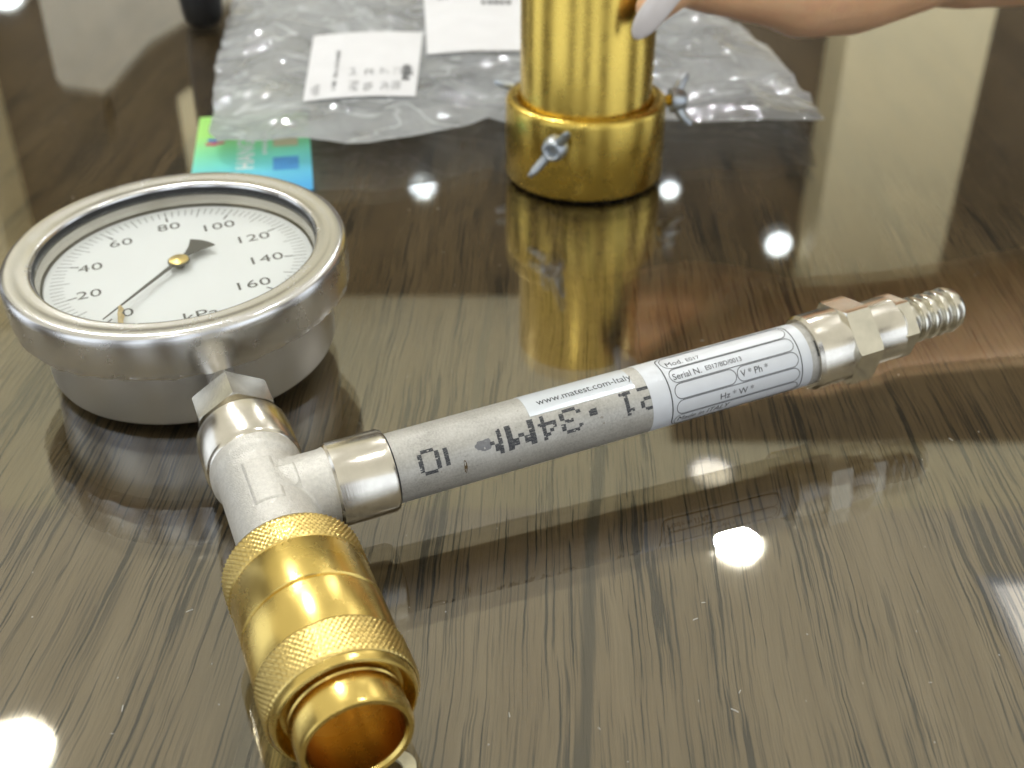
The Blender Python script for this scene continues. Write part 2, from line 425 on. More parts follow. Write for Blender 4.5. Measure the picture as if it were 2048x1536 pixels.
# ------------------------------------------------------------------ the setting: table, and what the table mirrors
def quad_prism(name, x0, x1, y0, y1, z0, z1, mat, kind='structure', parent=None):
    o = MB().box(((x0 + x1) / 2, (y0 + y1) / 2, (z0 + z1) / 2), (x1 - x0, y1 - y0, z1 - z0)).build(name, mat, parent, 0)
    if kind: o['kind'] = kind
    return o
TH = 0.0028
quad_prism('wooden_tabletop', -0.95, 0.95, -0.35, 1.02, -0.045, -TH - 0.0006, WOOD)
gl = MB().box((0, 0.335, -TH / 2), (1.90, 1.37, TH)).build('glass_tabletop', [GLASS_TOP, GLASS_BOT, GLASS_EDGE], None, 0)
for p in gl.data.polygons: p.material_index = 0 if p.normal.z > 0.5 else (1 if p.normal.z < -0.5 else 2)
gl['kind'] = 'structure'
quad_prism('back_wall', -5.0, 5.0, 3.98, 4.08, -0.75, 2.0, WALL_M)
quad_prism('ceiling', -5.0, 5.0, -2.2, 2.69, 2.004, 2.06, CEIL_N)
quad_prism('ceiling_coffer', -5.0, 5.0, 2.692, 4.08, 2.004, 2.06, CEIL_M)
quad_prism('ceiling_beam', 0.52, 2.6, 3.02, 3.70, 1.97, 2.003, WALL_M)
for x0, x1 in ((1.079, 1.537), (-1.107, -0.76), (-2.35, -1.80)):
    quad_prism('column', x0, x1, 3.73, 3.978, -0.75, 2.002, COL_M)

# unseen dark panels added behind and beside the camera for streaks in the metal
for x0, x1, y0, y1 in ((-1.9, -1.2, -2.3, -2.2), (-0.45, 0.10, -2.3, -2.2), (0.9, 1.7, -2.3, -2.2), (-3.6, -3.5, -1.2, 0.2), (-3.6, -3.5, 1.5, 2.6), (3.5, 3.6, -0.9, 0.3), (3.5, 3.6, 1.4, 3.0)):
    quad_prism('added_reflection_panel', x0, x1, y0, y1, -0.75, 2.002, WALL_M)
def downlight(x, y, r, label, mat=LIT):
    root = empty('ceiling_downlight', Matrix.Translation((x, y, 2.0)))
    tag(root, label, 'downlight', 'round downlights mirrored in the glass')
    MB().lathe([(0.002, r), (-0.008, r + 0.004), (-0.008, r + 0.014), (0.002, r + 0.018)], None, 48, True).build('trim_ring', TRIM, root)
    MB().lathe([(-0.002, 0.0001), (-0.002, r)], None, 48).build('diffuser', mat, root)
    return root
downlight(0.647, 2.53, 0.058, 'round ceiling lamp mirrored as the bright disc right of the pipe shadow')
downlight(-1.165, 1.80, 0.074, 'round ceiling lamp mirrored in the bottom left corner')
downlight(0.62, 2.86, 0.060, 'round ceiling lamp mirrored as a glare patch under the grey pipe', LITG)
downlight(-0.60, 1.05, 0.080, 'round ceiling lamp above the tabletop, left of the camera')
downlight(0.75, 0.55, 0.050, 'unseen round fill lamp added above the tabletop, right of the camera')  # added fill lamp, lights the metal and reflects in it
downlight(-0.2, -0.9, 0.045, 'unseen round fill lamp added behind the camera')  # added fill lamp for the surfaces that face the camera
panel = empty('ceiling_light_panel', Matrix.Translation((1.66, 1.85, 2.0)))
tag(panel, 'square ceiling light panel mirrored as a white glow at the right edge', 'light panel')
MB().box((0, 0, -0.002), (0.70, 1.0, 0.006)).build('diffuser', LITP, panel, 0)
for sx, sy, lx, ly in ((-0.365, 0, 0.03, 1.06), (0.365, 0, 0.03, 1.06), (0, -0.515, 0.70, 0.03), (0, 0.515, 0.70, 0.03)):
    MB().box((sx, sy, -0.006), (lx, ly, 0.018)).build('trim', TRIM, panel, 0)
def wall_lamp(px_x, z, r, label):
    root = empty('wall_spotlight', Matrix.Translation((px_x, 3.98, z)) @ Matrix.Rotation(R(90), 4, 'X'))
    tag(root, label, 'spotlight', 'spotlights on the dark wall')
    MB().lathe([(0.0, r + 0.012), (0.05, r + 0.012), (0.05, r), (0.044, r)], None, 32, True).build('housing', TRIM, root)
    MB().lathe([(0.046, 0.0001), (0.046, r)], None, 32).build('diffuser', LITW, root)
wall_lamp(1.00, 1.75, 0.045, 'spotlight on the dark wall mirrored right of the brass tube')
wall_lamp(-0.325, 1.515, 0.045, 'spotlight on the dark wall mirrored left of the brass collar')
wall_lamp(0.575, 1.53, 0.030, 'spotlight on the dark wall mirrored at the foot of the brass collar')
wall_lamp(-1.86 + 0.17, 0.80, 0.075, 'spotlight on the dark wall mirrored in the top left corner')

# chair beyond the far edge of the table, seen only upside down in the glass
ch = empty('chair', Matrix.Translation((-0.45, 1.30, -0.75)))
tag(ch, 'beige upholstered chair with dark wooden frame mirrored at the top left', 'chair')
def slab(name, poly, y0, y1, mat):
    n = len(poly); V = [(x + 0.45, y0, z + 0.75) for x, z in poly] + [(x + 0.45, y1, z + 0.75) for x, z in poly]
    F = [tuple(range(n)), tuple(range(n, 2 * n))] + [(i, (i + 1) % n, n + (i + 1) % n, n + i) for i in range(n)]
    return mesh_obj(name, V, F, mat, ch, 0)
slab('back_pad', [(-0.512, -0.25), (-0.512, 0.213), (-0.505, 0.222), (-0.462, 0.228), (-0.452, 0.222), (-0.43, 0.20), (-0.40, 0.172), (-0.345, 0.142), (-0.24, 0.11), (-0.12, 0.09), (0.0, 0.085), (0.0, -0.25)], -0.02, 0.02, CHAIR_M)
slab('top_rail', [(-0.458, 0.2285), (-0.452, 0.285), (-0.42, 0.262), (-0.365, 0.225), (-0.29, 0.195), (-0.12, 0.13), (0.0, 0.125), (0.0, 0.0855), (-0.12, 0.0905), (-0.24, 0.1105), (-0.345, 0.1425), (-0.40, 0.1725), (-0.43, 0.2005), (-0.452, 0.2225)], -0.015, 0.03, CHAIR_W)
slab('post', [(-0.503, 0.223), (-0.500, 0.29), (-0.468, 0.29), (-0.465, 0.229)], -0.018, 0.018, CHAIR_W)
for lx in (-0.50, -0.02): slab('leg', [(lx - 0.02, -0.75), (lx - 0.02, -0.26), (lx + 0.02, -0.26), (lx + 0.02, -0.75)], -0.02, 0.02, CHAIR_W)
slab('seat', [(-0.52, -0.32), (-0.52, -0.255), (0.01, -0.255), (0.01, -0.32)], -0.45, -0.022, CHAIR_M)

# ------------------------------------------------------------------ gauge assembly: local x = stem axis, y = pipe axis, z = dial normal
A = Vector((0.38701, -0.92487, -0.03082)); B = Vector((0.92504, 0.38575, 0.03994)); NN = Vector((-0.02489, -0.0437, 0.99873)); T = Vector((-0.06634, 0.24642, 0.0199))
MA = Matrix(((A.x, B.x, NN.x, T.x), (A.y, B.y, NN.y, T.y), (A.z, B.z, NN.z, T.z), (0, 0, 0, 1)))
asm = empty('pressure_gauge_assembly', MA)
tag(asm, 'round steel pressure gauge screwed to a nickel tee with brass coupler and grey pipe', 'pressure gauge')
MX = Matrix.Rotation(R(90), 4, 'Y')          # lathe z -> local x
MY = Matrix.Rotation(R(-90), 4, 'X')         # lathe z -> local y
GC = Vector((-0.1182, -0.0014, 0.0206))     # centre of the bezel front plane
MG = Matrix.Translation(GC)
# --- case (level 2) and its sub-parts
case = MB().lathe([(-0.0396, 0.0001), (-0.0396, 0.0478), (-0.0392, 0.0487), (-0.0381, 0.0492), (-0.0180, 0.0494), (-0.0120, 0.0494)], MG, 160).build('gauge_case', STEEL_CASE, asm)
def bezel():
    seg = 220; prof = [(-0.0018, 0.0469), (-0.0012, 0.0471), (-0.0009, 0.0473), (-0.0006, 0.0477), (-0.0005, 0.0484), (-0.0007, 0.0494), (-0.0004, 0.0520), (-0.0001, 0.0546), (-0.0003, 0.0558), (-0.0010, 0.0566), (-0.0022, 0.0571), (-0.0040, 0.0572), (-0.0130, 0.0571), (-0.0158, 0.0566)]
    V = []; F = []; n = len(prof)
    for i, (h, r) in enumerate(prof):
        for k in range(seg):
            t = 2 * PI * k / seg; hh, rr = h, r
            if i == n - 1:   # crimped, ragged lower lip
                e = noise.noise(Vector((math.cos(t) * 7, math.sin(t) * 7, 0.3))) + 0.5 * noise.noise(Vector((math.cos(t) * 19, math.sin(t) * 19, 2.3)))
                hh += 0.0013 * e - 0.0002; rr += 0.0005 * noise.noise(Vector((math.cos(t) * 24, math.sin(t) * 24, 5)))
            V.append(MG @ Vector((rr * math.cos(t), rr * math.sin(t), hh)))
    # folded-in underside
    for k in range(seg):
        t = 2 * PI * k / seg; V.append(MG @ Vector((0.0500 * math.cos(t), 0.0500 * math.sin(t), -0.0150)))
    for i in range(n):
        for k in range(seg):
            l = (k + 1) % seg; F.append((i * seg + k, i * seg + l, (i + 1) * seg + l, (i + 1) * seg + k))
    return mesh_obj('bezel_ring', V, F, STEEL, case, 35)
bezel()
# torn remains of clear protective film hanging under the bezel
for t0, t1, dep in ((-150, -134, 0.0036), (-120, -90, 0.0020), (-62, -42, 0.0022), (24, 44, 0.0018), (52, 62, 0.0014), (-26, -4, 0.0020)):
    V = []; F = []; m = 40
    for i in range(m + 1):
        u = i / m; t = R(t0 + (t1 - t0) * u)
        d = dep * (math.sin(PI * u) ** 0.4) * (0.65 + 0.7 * noise.noise(Vector((u * 9 + t0, 0.4, dep * 900))))
        for j in range(4):
            w = j / 3; r = 0.0574 - 0.0016 * w * w + 0.0007 * noise.noise(Vector((u * 16 + t0, w * 2, 3)))
            V.append(MG @ Vector((r * math.cos(t), r * math.sin(t), -0.0145 - d * w)))
    for i in range(m):
        for j in range(3): F.append((i * 4 + j, (i + 1) * 4 + j, (i + 1) * 4 + j + 1, i * 4 + j + 1))
    mesh_obj('torn_film', V, F, SCRAP, case, 60)
MB().lathe([(-0.0019, 0.0474), (-0.0019, 0.0467), (-0.0040, 0.0464), (-0.0046, 0.0465), (-0.0046, 0.0474)], MG, 160, True).build('gasket', BLACK, case)
MB().lathe([(-0.0047, 0.0470), (-0.0048, 0.0463), (-0.0080, 0.0456), (-0.0083, 0.0458), (-0.0083, 0.0470)], MG, 160, True).build('inner_ring', plain('inner_ring_metal', (0.62, 0.585, 0.52), 0.25, 1.0, 0.5, 0.03), case)
MB().lathe([(-0.0104, 0.0001), (-0.0104, 0.0449), (-0.0089, 0.0449), (-0.0089, 0.0001)], MG, 160).build('dial', DIALM, case)
MB().lathe([(-0.0044, 0.0001), (-0.0044, 0.0463), (-0.0030, 0.0463), (-0.0030, 0.0001)], MG, 96).build('window_pane', PANE, case)
DR = -0.0354
ZD = -0.00886
def dial_pt(u, v, z=ZD):
    """dial plane: u to the right (pipe side), v up (away from the stem)"""
    c, s = math.cos(DR), math.sin(DR); x, y = u * c - v * s, u * s + v * c
    return GC + Vector((-y, x, z))
dp = MB()
def dial_add(V, F, z=ZD): dp.add([dial_pt(x, y, z) for x, y in V], F)
for k in range(81):
    th = R(225 - 270 * k / 80); c, s = math.cos(th), math.sin(th)
    if k % 10 == 0: segs = [(0.0352, 0.0382, 0.00062), (0.0382, 0.0428, 0.00030)]
    elif k % 5 == 0: segs = [(0.0364, 0.0428, 0.00028)]
    else: segs = [(0.0384, 0.0428, 0.00022)]
    for r0, r1, w in segs: dial_add(*strip([(c * r0, s * r0), (c * r1, s * r1)], w))
for k, t in enumerate(('0', '20', '40', '60', '80', '100', '120', '140', '160')):
    th = R(225 - 270 * k / 8); V, F = text_geo(t, 0.0071, 1.16, 'CENTER', 0, 1.05)
    rr = 0.0312 - (0.0016 if len(t) == 3 else 0) * abs(math.cos(th)) * 1.6
    if k in (0,): rr = 0.0322
    dial_add([(x + math.cos(th) * rr + (0.0030 if k == 0 else 0), y - 0.0024 + math.sin(th) * rr) for x, y in V], F)
V, F = text_geo('kPa', 0.0072, 1.16, 'CENTER'); dial_add([(x + 0.0020, y - 0.0356) for x, y in V], F)
dp.build('dial_print', PRINT, case, 0)
# pointer
pt = MB(); th0 = R(225 + 1.0)
def ptr(outline, z0, z1):
    c, s = math.cos(th0), math.sin(th0); n = len(outline)
    V = [dial_pt(c * x - s * y, s * x + c * y, z) for z in (z0, z1) for x, y in outline]
    pt.add(V, [tuple(range(n)), tuple(range(n, 2 * n))] + [(i, (i + 1) % n, n + (i + 1) % n, n + i) for i in range(n)])
ptr([(0.0, 0.00085), (0.018, 0.00055), (0.0395, 0.00012), (0.0395, -0.00012), (0.018, -0.00055), (0.0, -0.00085)], -0.00640, -0.00610)
fan = [(0.0, 0.0011), (-0.0050, 0.0012), (-0.0090, 0.0026)] + [(-0.0146 * math.cos(a), 0.0146 * math.sin(a)) for a in [R(21 - 42 * i / 8) for i in range(9)]] + [(-0.0090, -0.0026), (-0.0050, -0.0012), (0.0, -0.0011)]
ptr(fan, -0.00638, -0.00612)
pt.lathe([(-0.0086, 0.0016), (-0.0066, 0.0016), (-0.0066, 0.0037), (-0.0060, 0.0037)], Matrix.Translation(dial_pt(0, 0, 0)), 32)
pt.build('pointer', POINT, case, 30)
MB().lathe([(-0.0060, 0.0034), (-0.0056, 0.0033), (-0.0054, 0.0028), (-0.0056, 0.0016), (-0.0054, 0.0012), (-0.0054, 0.0001)], Matrix.Translation(dial_pt(0, 0, 0)), 32).build('pointer_hub', BRASS_K, case)
c0, s0 = math.cos(th0), math.sin(th0)
zp = [(0.0318, 0.0006, -0.0060), (0.0330, 0.0020, -0.0058), (0.0346, 0.0026, -0.0063), (0.0360, 0.0044, -0.0062), (0.0376, 0.0052, -0.0069), (0.0392, 0.0066, -0.0074)]
MB().tube([dial_pt(c0 * x - s0 * y, s0 * x + c0 * y, z) for x, y, z in zp], [0.0006, 0.0009, 0.0007, 0.0011, 0.0008, 0.0011], 8).build('pointer_stop', STOPM, case)
# --- stem and nut
stem = MB().lathe([(-0.0715, 0.0046), (-0.0610, 0.0046), (-0.0505, 0.0090), (-0.0484, 0.0092), (-0.0484, 0.0088), (-0.031, 0.0088)], MX, 64).build('stem', NICKEL_X, asm)
MB().hex(-0.0485, -0.0368, 0.0110, 0.0121, MX, R(30), 96).build('hex_nut', NICKEL_NUT, stem, 25)
# --- cast tee: bodies merged and softened, then machined sockets
def soft_union(name, mb, mat, parent, voxel, smooth_it):
    o = mb.build('tmp', mat, None, 0)
    r = o.modifiers.new('r', 'REMESH'); r.mode = 'VOXEL'; r.voxel_size = voxel
    s = o.modifiers.new('s', 'SMOOTH'); s.factor = 0.5; s.iterations = smooth_it
    bpy.context.view_layer.update(); me = evaluated(o); me.materials.clear()
    old = o.data; D.objects.remove(o); D.meshes.remove(old); me.name = name
    return finish(name, me, mat, parent, 180)
tb = MB()
tb.lathe([(-0.0165, 0.0129), (-0.0120, 0.0129), (-0.0095, 0.0116), (0.0268, 0.0116)], MX, 96)
tb.lathe([(0.0, 0.0108), (0.0165, 0.0108), (0.0182, 0.0114), (0.0190, 0.0114)], MY, 96)
tee = soft_union('tee_fitting', tb, CAST, asm, 0.0005, 9)
MB().lathe([(-0.0322, 0.0104), (-0.0322, 0.0128), (-0.0312, 0.0137), (-0.0172, 0.0137), (-0.0160, 0.0129), (-0.0150, 0.0120)], MX, 128).build('machined_socket', NICKEL_X, tee)
MB().lathe([(0.0170, 0.0105), (0.0176, 0.0113), (0.0182, 0.0120), (0.0330, 0.0121), (0.0341, 0.0116), (0.0341, 0.0100)], MY, 128).build('machined_socket', NICKEL_Y, tee)
# raised tee sign on the casting
from mathutils.bvhtree import BVHTree
TEE_BVH = BVHTree.FromPolygons([v.co.copy() for v in tee.data.vertices], [tuple(p.vertices) for p in tee.data.polygons])
def tee_mark():
    mb = MB(); cell = 0.0006
    def inside(s, b): return (-0.0062 <= s <= 0.0122 and -0.0048 <= b <= 0.0038) or (-0.0012 <= s <= 0.0074 and 0.0038 < b <= 0.0090)
    def top(s, b):
        hit = TEE_BVH.ray_cast(Vector((s, b, 0.05)), Vector((0, 0, -1)))
        return hit[0].z if hit[0] is not None else 0.010
    ss = [-0.0062 + i * (0.0184 / 30) for i in range(31)]; bb = [-0.0048 + j * (0.0138 / 24) for j in range(25)]
    idx = {}; V = []; F = []
    def vid(i, j):
        if (i, j) not in idx:
            s, b = ss[i], bb[j]
            e = min(1.0, min([abs(s + 0.0062), abs(s - 0.0122), abs(b + 0.0048)] + ([abs(b - 0.0090)] if -0.0013 <= s <= 0.0075 else [abs(b - 0.0038)])) / 0.0005)
            if b > 0.0036: e = min(e, abs(s + 0.0012) / 0.0005, abs(s - 0.0074) / 0.0005)
            idx[(i, j)] = len(V); V.append(Vector((s, b, top(s, b) - 0.0002 + 0.00062 * min(1, e))))
        return idx[(i, j)]
    for i in range(30):
        for j in range(24):
            if inside((ss[i] + ss[i + 1]) / 2, (bb[j] + bb[j + 1]) / 2):
                F.append((vid(i, j), vid(i + 1, j), vid(i + 1, j + 1), vid(i, j + 1)))
    mesh_obj('raised_mark', V, F, CAST, tee, 60)
tee_mark()
# --- brass quick coupler
cp = MB().lathe([(0.0258, 0.0110), (0.0258, 0.0170), (0.0268, 0.0174), (0.0350, 0.0174), (0.0356, 0.0176), (0.0488, 0.0177), (0.0492, 0.0170), (0.0497, 0.0170), (0.0501, 0.0177), (0.0628, 0.0177), (0.0634, 0.0174), (0.0740, 0.0174), (0.0752, 0.0172), (0.0764, 0.0166), (0.0766, 0.0160), (0.0742, 0.0150), (0.0728, 0.0143), (0.0728, 0.0125)], MX, 160).build('brass_coupler', BRASS, asm, 30)
MB().knurl(0.0264, 0.0354, 0.0181, 0.00075, 0.00142, MX, False).build('knurled_band', BRASS_K, cp, 180)
MB().knurl(0.0634, 0.0746, 0.0182, 0.00075, 0.00142, MX, False).build('knurled_band', BRASS_K, cp, 180)
MB().lathe([(0.0480, 0.0110), (0.0735, 0.0134), (0.0760, 0.0136), (0.0764, 0.0133), (0.0840, 0.0133), (0.0850, 0.0128), (0.0850, 0.0117), (0.0842, 0.0112)], MX, 128, True).build('mouth_tube', BRASS, cp, 30)
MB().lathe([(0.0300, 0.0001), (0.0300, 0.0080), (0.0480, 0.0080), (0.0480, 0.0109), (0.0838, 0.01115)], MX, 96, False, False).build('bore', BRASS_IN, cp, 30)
# --- pipe with its stickers and prints
RP = 0.0101
pipe = MB().lathe([(0.030, RP), (0.173, RP)], MY, 128).build('grey_pipe', PIPE, asm, 30)
MB().lathe([(0.0338, 0.0098), (0.0338, 0.0106), (0.0347, 0.0106), (0.0349, 0.0098)], MY, 96, True).build('gap_ring', BLACK, pipe)  # black ring put in for the dark gap between socket and pipe
def pw(s, v, dr=0.0):
    """point on the pipe: s along it, v = arc length up from the top line away from the camera side"""
    a = -v / RP; r = RP + dr
    return Vector((math.sin(a) * r, s, math.cos(a) * r))
def ph(deg): return -R(deg) * RP
def sticker(name, s0, s1, p0, p1, mat, dr=0.00012):
    m, n = 28, 34; V = []; F = []
    for i in range(m + 1):
        for j in range(n + 1): V.append(pw(s0 + (s1 - s0) * i / m, ph(p0 + (p1 - p0) * j / n), dr))
    for i in range(m):
        for j in range(n): F.append((i * (n + 1) + j, (i + 1) * (n + 1) + j, (i + 1) * (n + 1) + j + 1, i * (n + 1) + j + 1))
    # edge walls so that the sticker has thickness
    rim = [i * (n + 1) for i in range(m + 1)] + [m * (n + 1) + j for j in range(1, n + 1)] + [i * (n + 1) + n for i in range(m - 1, -1, -1)] + [j for j in range(n - 1, 0, -1)]
    b = len(V)
    for i in rim:
        p = V[i]; q = p.copy(); k = RP / math.hypot(p.x, p.z); q.x *= k; q.z *= k; V.append(q)
    for i in range(len(rim)): j = (i + 1) % len(rim); F.append((rim[i], rim[j], b + j, b + i))
    return mesh_obj(name, V, F, mat, pipe, 50)
sticker('website_sticker', 0.0754, 0.1088, -75, 29, PAPER2)
sticker('nameplate_sticker', 0.1126, 0.1678, -80, 128, PAPER)
pr = MB()
def pipe_add(mb, V, F, s0, v0, dr, rot=0.0):
    c, s = math.cos(rot), math.sin(rot)
    mb.add([pw(s0 + x * c - y * s, v0 + x * s + y * c, dr) for x, y in V], F)
def label_text(mb, t, s0, deg, size, sx=1.0, shear=0.0, rot=0.0, dr=0.0002, sp=1.0):
    V, F = text_geo(t, size, sx, 'LEFT', shear, sp); pipe_add(mb, V, F, s0, ph(deg), dr, rot)
label_text(pr, 'www.matest.com-Italy', 0.0790, 12.5, 0.0034, 0.98, 0, R(0.3))
pr.build('website_print', PRINT, pipe, 0)
npn = MB(); LW = 0.00021
def lab_line(pts, w=LW, closed=False): V, F = strip(pts, w, closed); npn.add([pw(x, y, 0.0002) for x, y in V], F)
lab_line(stadium(0.1190, 0.1640, ph(124), ph(-24), 0.0030), 0.00034, True)
def cell(s0, s1, d0, d1):
    d0 += 6; d1 += 6; lab_line(stadium(s0, s1, ph(d1), ph(d0)), LW, True)
cell(0.1200, 0.1630, -26, 6.5); cell(0.1204, 0.1630, 8.5, 34); cell(0.1204, 0.1412, 36, 62); cell(0.1416, 0.1630, 36, 62); cell(0.1204, 0.1630, 64, 90); cell(0.1200, 0.1630, 92, 116)
label_text(npn, 'Mod.', 0.1212, 6.5, 0.0027, 1.05); label_text(npn, 'E017', 0.1280, 6.5, 0.0021, 1.1)
label_text(npn, 'Serial N.', 0.1212, 34.5, 0.0028, 1.0); label_text(npn, 'E017/BD/0013', 0.1322, 33, 0.00215, 1.0)
label_text(npn, 'V * Ph *', 0.1428, 60, 0.0029, 1.0)
label_text(npn, 'Hz * W *', 0.1350, 90, 0.0029, 1.05)
label_text(npn, 'Made in ITALY', 0.1208, 113.5, 0.0029, 1.0, 0.25)
npn.build('nameplate_print', PRINT, pipe, 0)
FONT = {'0': ('01110', '10001', '10001', '10001', '10001', '10001', '01110'), '1': ('00100', '01100', '00100', '00100', '00100', '00100', '01110'),
        '2': ('01110', '10001', '00001', '00110', '01000', '10000', '11111'), '3': ('01110', '10001', '00001', '00110', '00001', '10001', '01110'),
        '4': ('00010', '00110', '01010', '10010', '11111', '00010', '00010'), 'M': ('10001', '11011', '11011', '10101', '10001', '10001', '10001'),
        '.': ('00000', '00000', '00000', '01100', '01100', '00000', '00000')}
def dot_char(chr_, s_right, cut=None, cw=0.00124):
    dm = MB()
    """ink-jet character printed upside down: columns run towards -s, rows towards the camera side"""
    g = FONT[chr_]; rh = 0.00102
    dc = 55 - (s_right - 0.045) * 60
    v_mid = ph(dc)
    for r in range(7):
        for c in range(5):
            if g[r][c] != '1': continue
            sc = s_right - (c + 0.5) * cw; vc = v_mid - (3 - r) * rh
            if cut and cut(c, r): continue
            for q in range(3):
                for h in range(2):
                    if random.random() < 0.03: continue
                    s = sc + (h - 0.5) * cw * 0.5 + random.uniform(-1, 1) * 0.00005; v = vc + (q - 1) * rh / 3 + random.uniform(-1, 1) * 0.00003
                    w, t = cw * 0.27, rh * 0.155
                    dm.add([pw(s - w, v - t, 0.00004), pw(s + w, v - t, 0.00004), pw(s + w, v + t, 0.00004), pw(s - w, v + t, 0.00004)], [(0, 1, 2, 3)])
    dm.build('inkjet_character', INKJET, pipe, 0)['kind'] = 'stuff'
dot_char('0', 0.0470); dot_char('0', 0.0545, lambda c, r: c < 3 or (c == 3 and r in (0, 6) and random.random() < 0.6))
dot_char('M', 0.0656, lambda c, r: c > 2); dot_char('M', 0.0756, None, 0.00172); dot_char('4', 0.0823, None, 0.00112); dot_char('3', 0.0903, None, 0.00134); dot_char('.', 0.0965, lambda c, r: False)
dot_char('1', 0.1080); dot_char('2', 0.1152, lambda c, r: c < 2)
dot_char('0', 0.1762, lambda c, r: c < 1)
# smudge and a scratch on the zinc, both with shapes of their own
SMUDGE = plain('grey_smudge', (0.235, 0.235, 0.245), 0.5, 0.3, 0.5, 0.1, 700)
def blotch(s, deg, rs, rv, mat, name, n=20, dr=0.00003, seed=0):
    V = [pw(s, ph(deg), dr)]; F = []
    for i in range(n):
        a = 2 * PI * i / n; k = 1 + 0.45 * noise.noise(Vector((math.cos(a) * 1.7, math.sin(a) * 1.7, seed))); V.append(pw(s + rs * k * math.cos(a), ph(deg) + rv * k * math.sin(a), dr))
    for i in range(n): F.append((0, 1 + i, 1 + (i + 1) % n))
    mesh_obj(name, V, F, mat, pipe, 0)
blotch(0.0600, 53, 0.0026, 0.0016, SMUDGE, 'smudge', seed=1.2)
blotch(0.0537, 80, 0.0005, 0.0020, plain('rust_mark', (0.13, 0.085, 0.03), 0.6), 'rust_mark', seed=5)
# --- end fitting: socket, hexagon, hose barb (it sits a touch crooked on the thread)
ME = Matrix.Translation((0, 0.168, 0)) @ Matrix.Rotation(R(1.6), 4, 'X') @ Matrix.Translation((0, -0.168, 0)) @ MY
es = MB().lathe([(0.1705, 0.0099), (0.1705, 0.0112), (0.1716, 0.0121), (0.1840, 0.0122), (0.1905, 0.0104), (0.2030, 0.0104), (0.2072, 0.0072), (0.2080, 0.0070)], ME, 128).build('hose_connector', NICKEL_Y, asm, 30)
MB().hex(0.1828, 0.1916, 0.0122, 0.0134, ME, R(-45), 96).build('hexagon', NICKEL_NUT, es, 25)
MB().hex(0.2022, 0.2078, 0.0092, 0.0101, ME, R(-45), 96).build('small_hexagon', NICKEL_NUT, es, 25)
prof = [(0.2076, 0.0064)]
for i in range(5):
    h = 0.2082 + i * 0.0041; prof += [(h, 0.0064), (h + 0.0003, 0.0075), (h + 0.0010, 0.0076), (h + 0.0037, 0.0066)]
prof += [(0.2290, 0.0064), (0.2296, 0.0058), (0.2296, 0.0044), (0.2290, 0.0040), (0.2180, 0.0040), (0.2180, 0.0001)]
MB().lathe(prof, ME, 96).build('hose_barb', NICKEL_NUT, es, 35)

# ------------------------------------------------------------------ brass tube with collar and wing screws
BC = Vector((0.0338, 0.5170, 0.0))
bt = empty('brass_tube_holder', Matrix.Translation(BC))
tag(bt, 'upright brass tube in a thick brass collar with wing screws, held by the hand', 'brass tube')
MB().lathe([(0.0015, 0.0275), (0.0015, 0.0356), (0.0030, 0.0368), (0.0356, 0.0368), (0.0372, 0.0364), (0.0383, 0.0353), (0.0386, 0.0338), (0.0384, 0.0322), (0.0376, 0.0312), (0.0366, 0.0304), (0.0350, 0.0301), (0.0330, 0.0280)], None, 200, True).build('collar', BRASS_Z, bt, 50)
tp = MB().lathe([(0.0040, 0.0001), (0.0040, 0.0300), (0.0920, 0.0300), (0.0930, 0.0294), (0.0930, 0.0280), (0.0100, 0.0280), (0.0100, 0.0001)], None, 200).build('tube', BRASS_Z, bt, 40)
MB().lathe([(0.0000, 0.0001), (0.0000, 0.0325), (0.0020, 0.0325), (0.0020, 0.0001)], None, 96).build('shadow_gap_disc', BLACK, bt)  # black disc stands in for the shadow gap under the collar
def wing_screw(deg, z, spin, wl=1.0, name='wing_screw'):
    t = R(deg); out = Vector((math.sin(t), -math.cos(t), 0)); up = Vector((0, 0, 1)); side = up.cross(out)
    M = Matrix(((side.x, up.x, out.x, 0), (side.y, up.y, out.y, 0), (side.z, up.z, out.z, 0), (0, 0, 0, 1)))
    M = Matrix.Translation(out * 0.0366 + up * z) @ M @ Matrix.Rotation(R(spin), 4, 'Z')
    mb = MB()
    # hub with a dimple, then two wings that rise outwards
    mb.lathe([(0.0035, 0.0030), (0.0035, 0.0056), (0.0050, 0.0058), (0.0088, 0.0050), (0.0104, 0.0042), (0.0108, 0.0034), (0.0102, 0.0024), (0.0086, 0.0019), (0.0086, 0.0001)], M, 40)
    for sg in (-1, 1):
        sec = []
        for u in [i / 10 for i in range(11)]:
            x = sg * (0.0030 + 0.0112 * u * wl); zc = 0.0068 + 0.0066 * u ** 1.3 * wl
            hh = (0.0030 - 0.0006 * u) if u < 0.85 else 0.0030 - 0.0006 * u - 0.0016 * (u - 0.85) / 0.15
            wy = 0.0024 - 0.0007 * u if u < 0.9 else 0.0012
            sec.append([M @ Vector((x, wy * math.cos(a), zc + hh * math.sin(a))) for a in [2 * PI * k / 14 for k in range(14)]])
        V = [p for s in sec for p in s]; F = []
        for i in range(10):
            for k in range(14): l = (k + 1) % 14; F.append((i * 14 + k, i * 14 + l, (i + 1) * 14 + l, (i + 1) * 14 + k))
        F.append(tuple(range(14))[::-1]); F.append(tuple(140 + k for k in range(14))); mb.add(V, F)
    o = mb.build(name, ZINC, bt, 45)
    m2 = MB().lathe([(-0.0090, 0.0024)] + [q for i in range(9) for q in ((-0.0088 + i * 0.0014, 0.0024), (-0.0081 + i * 0.0014, 0.0028))] + [(0.0040, 0.0024)], M, 24)
    m2.build('thread', BRASS_Z, o, 40)
wing_screw(-21, 0.0285, 52)
wing_screw(99, 0.0335, 62, 0.8)
wing_screw(219, 0.0290, 20)

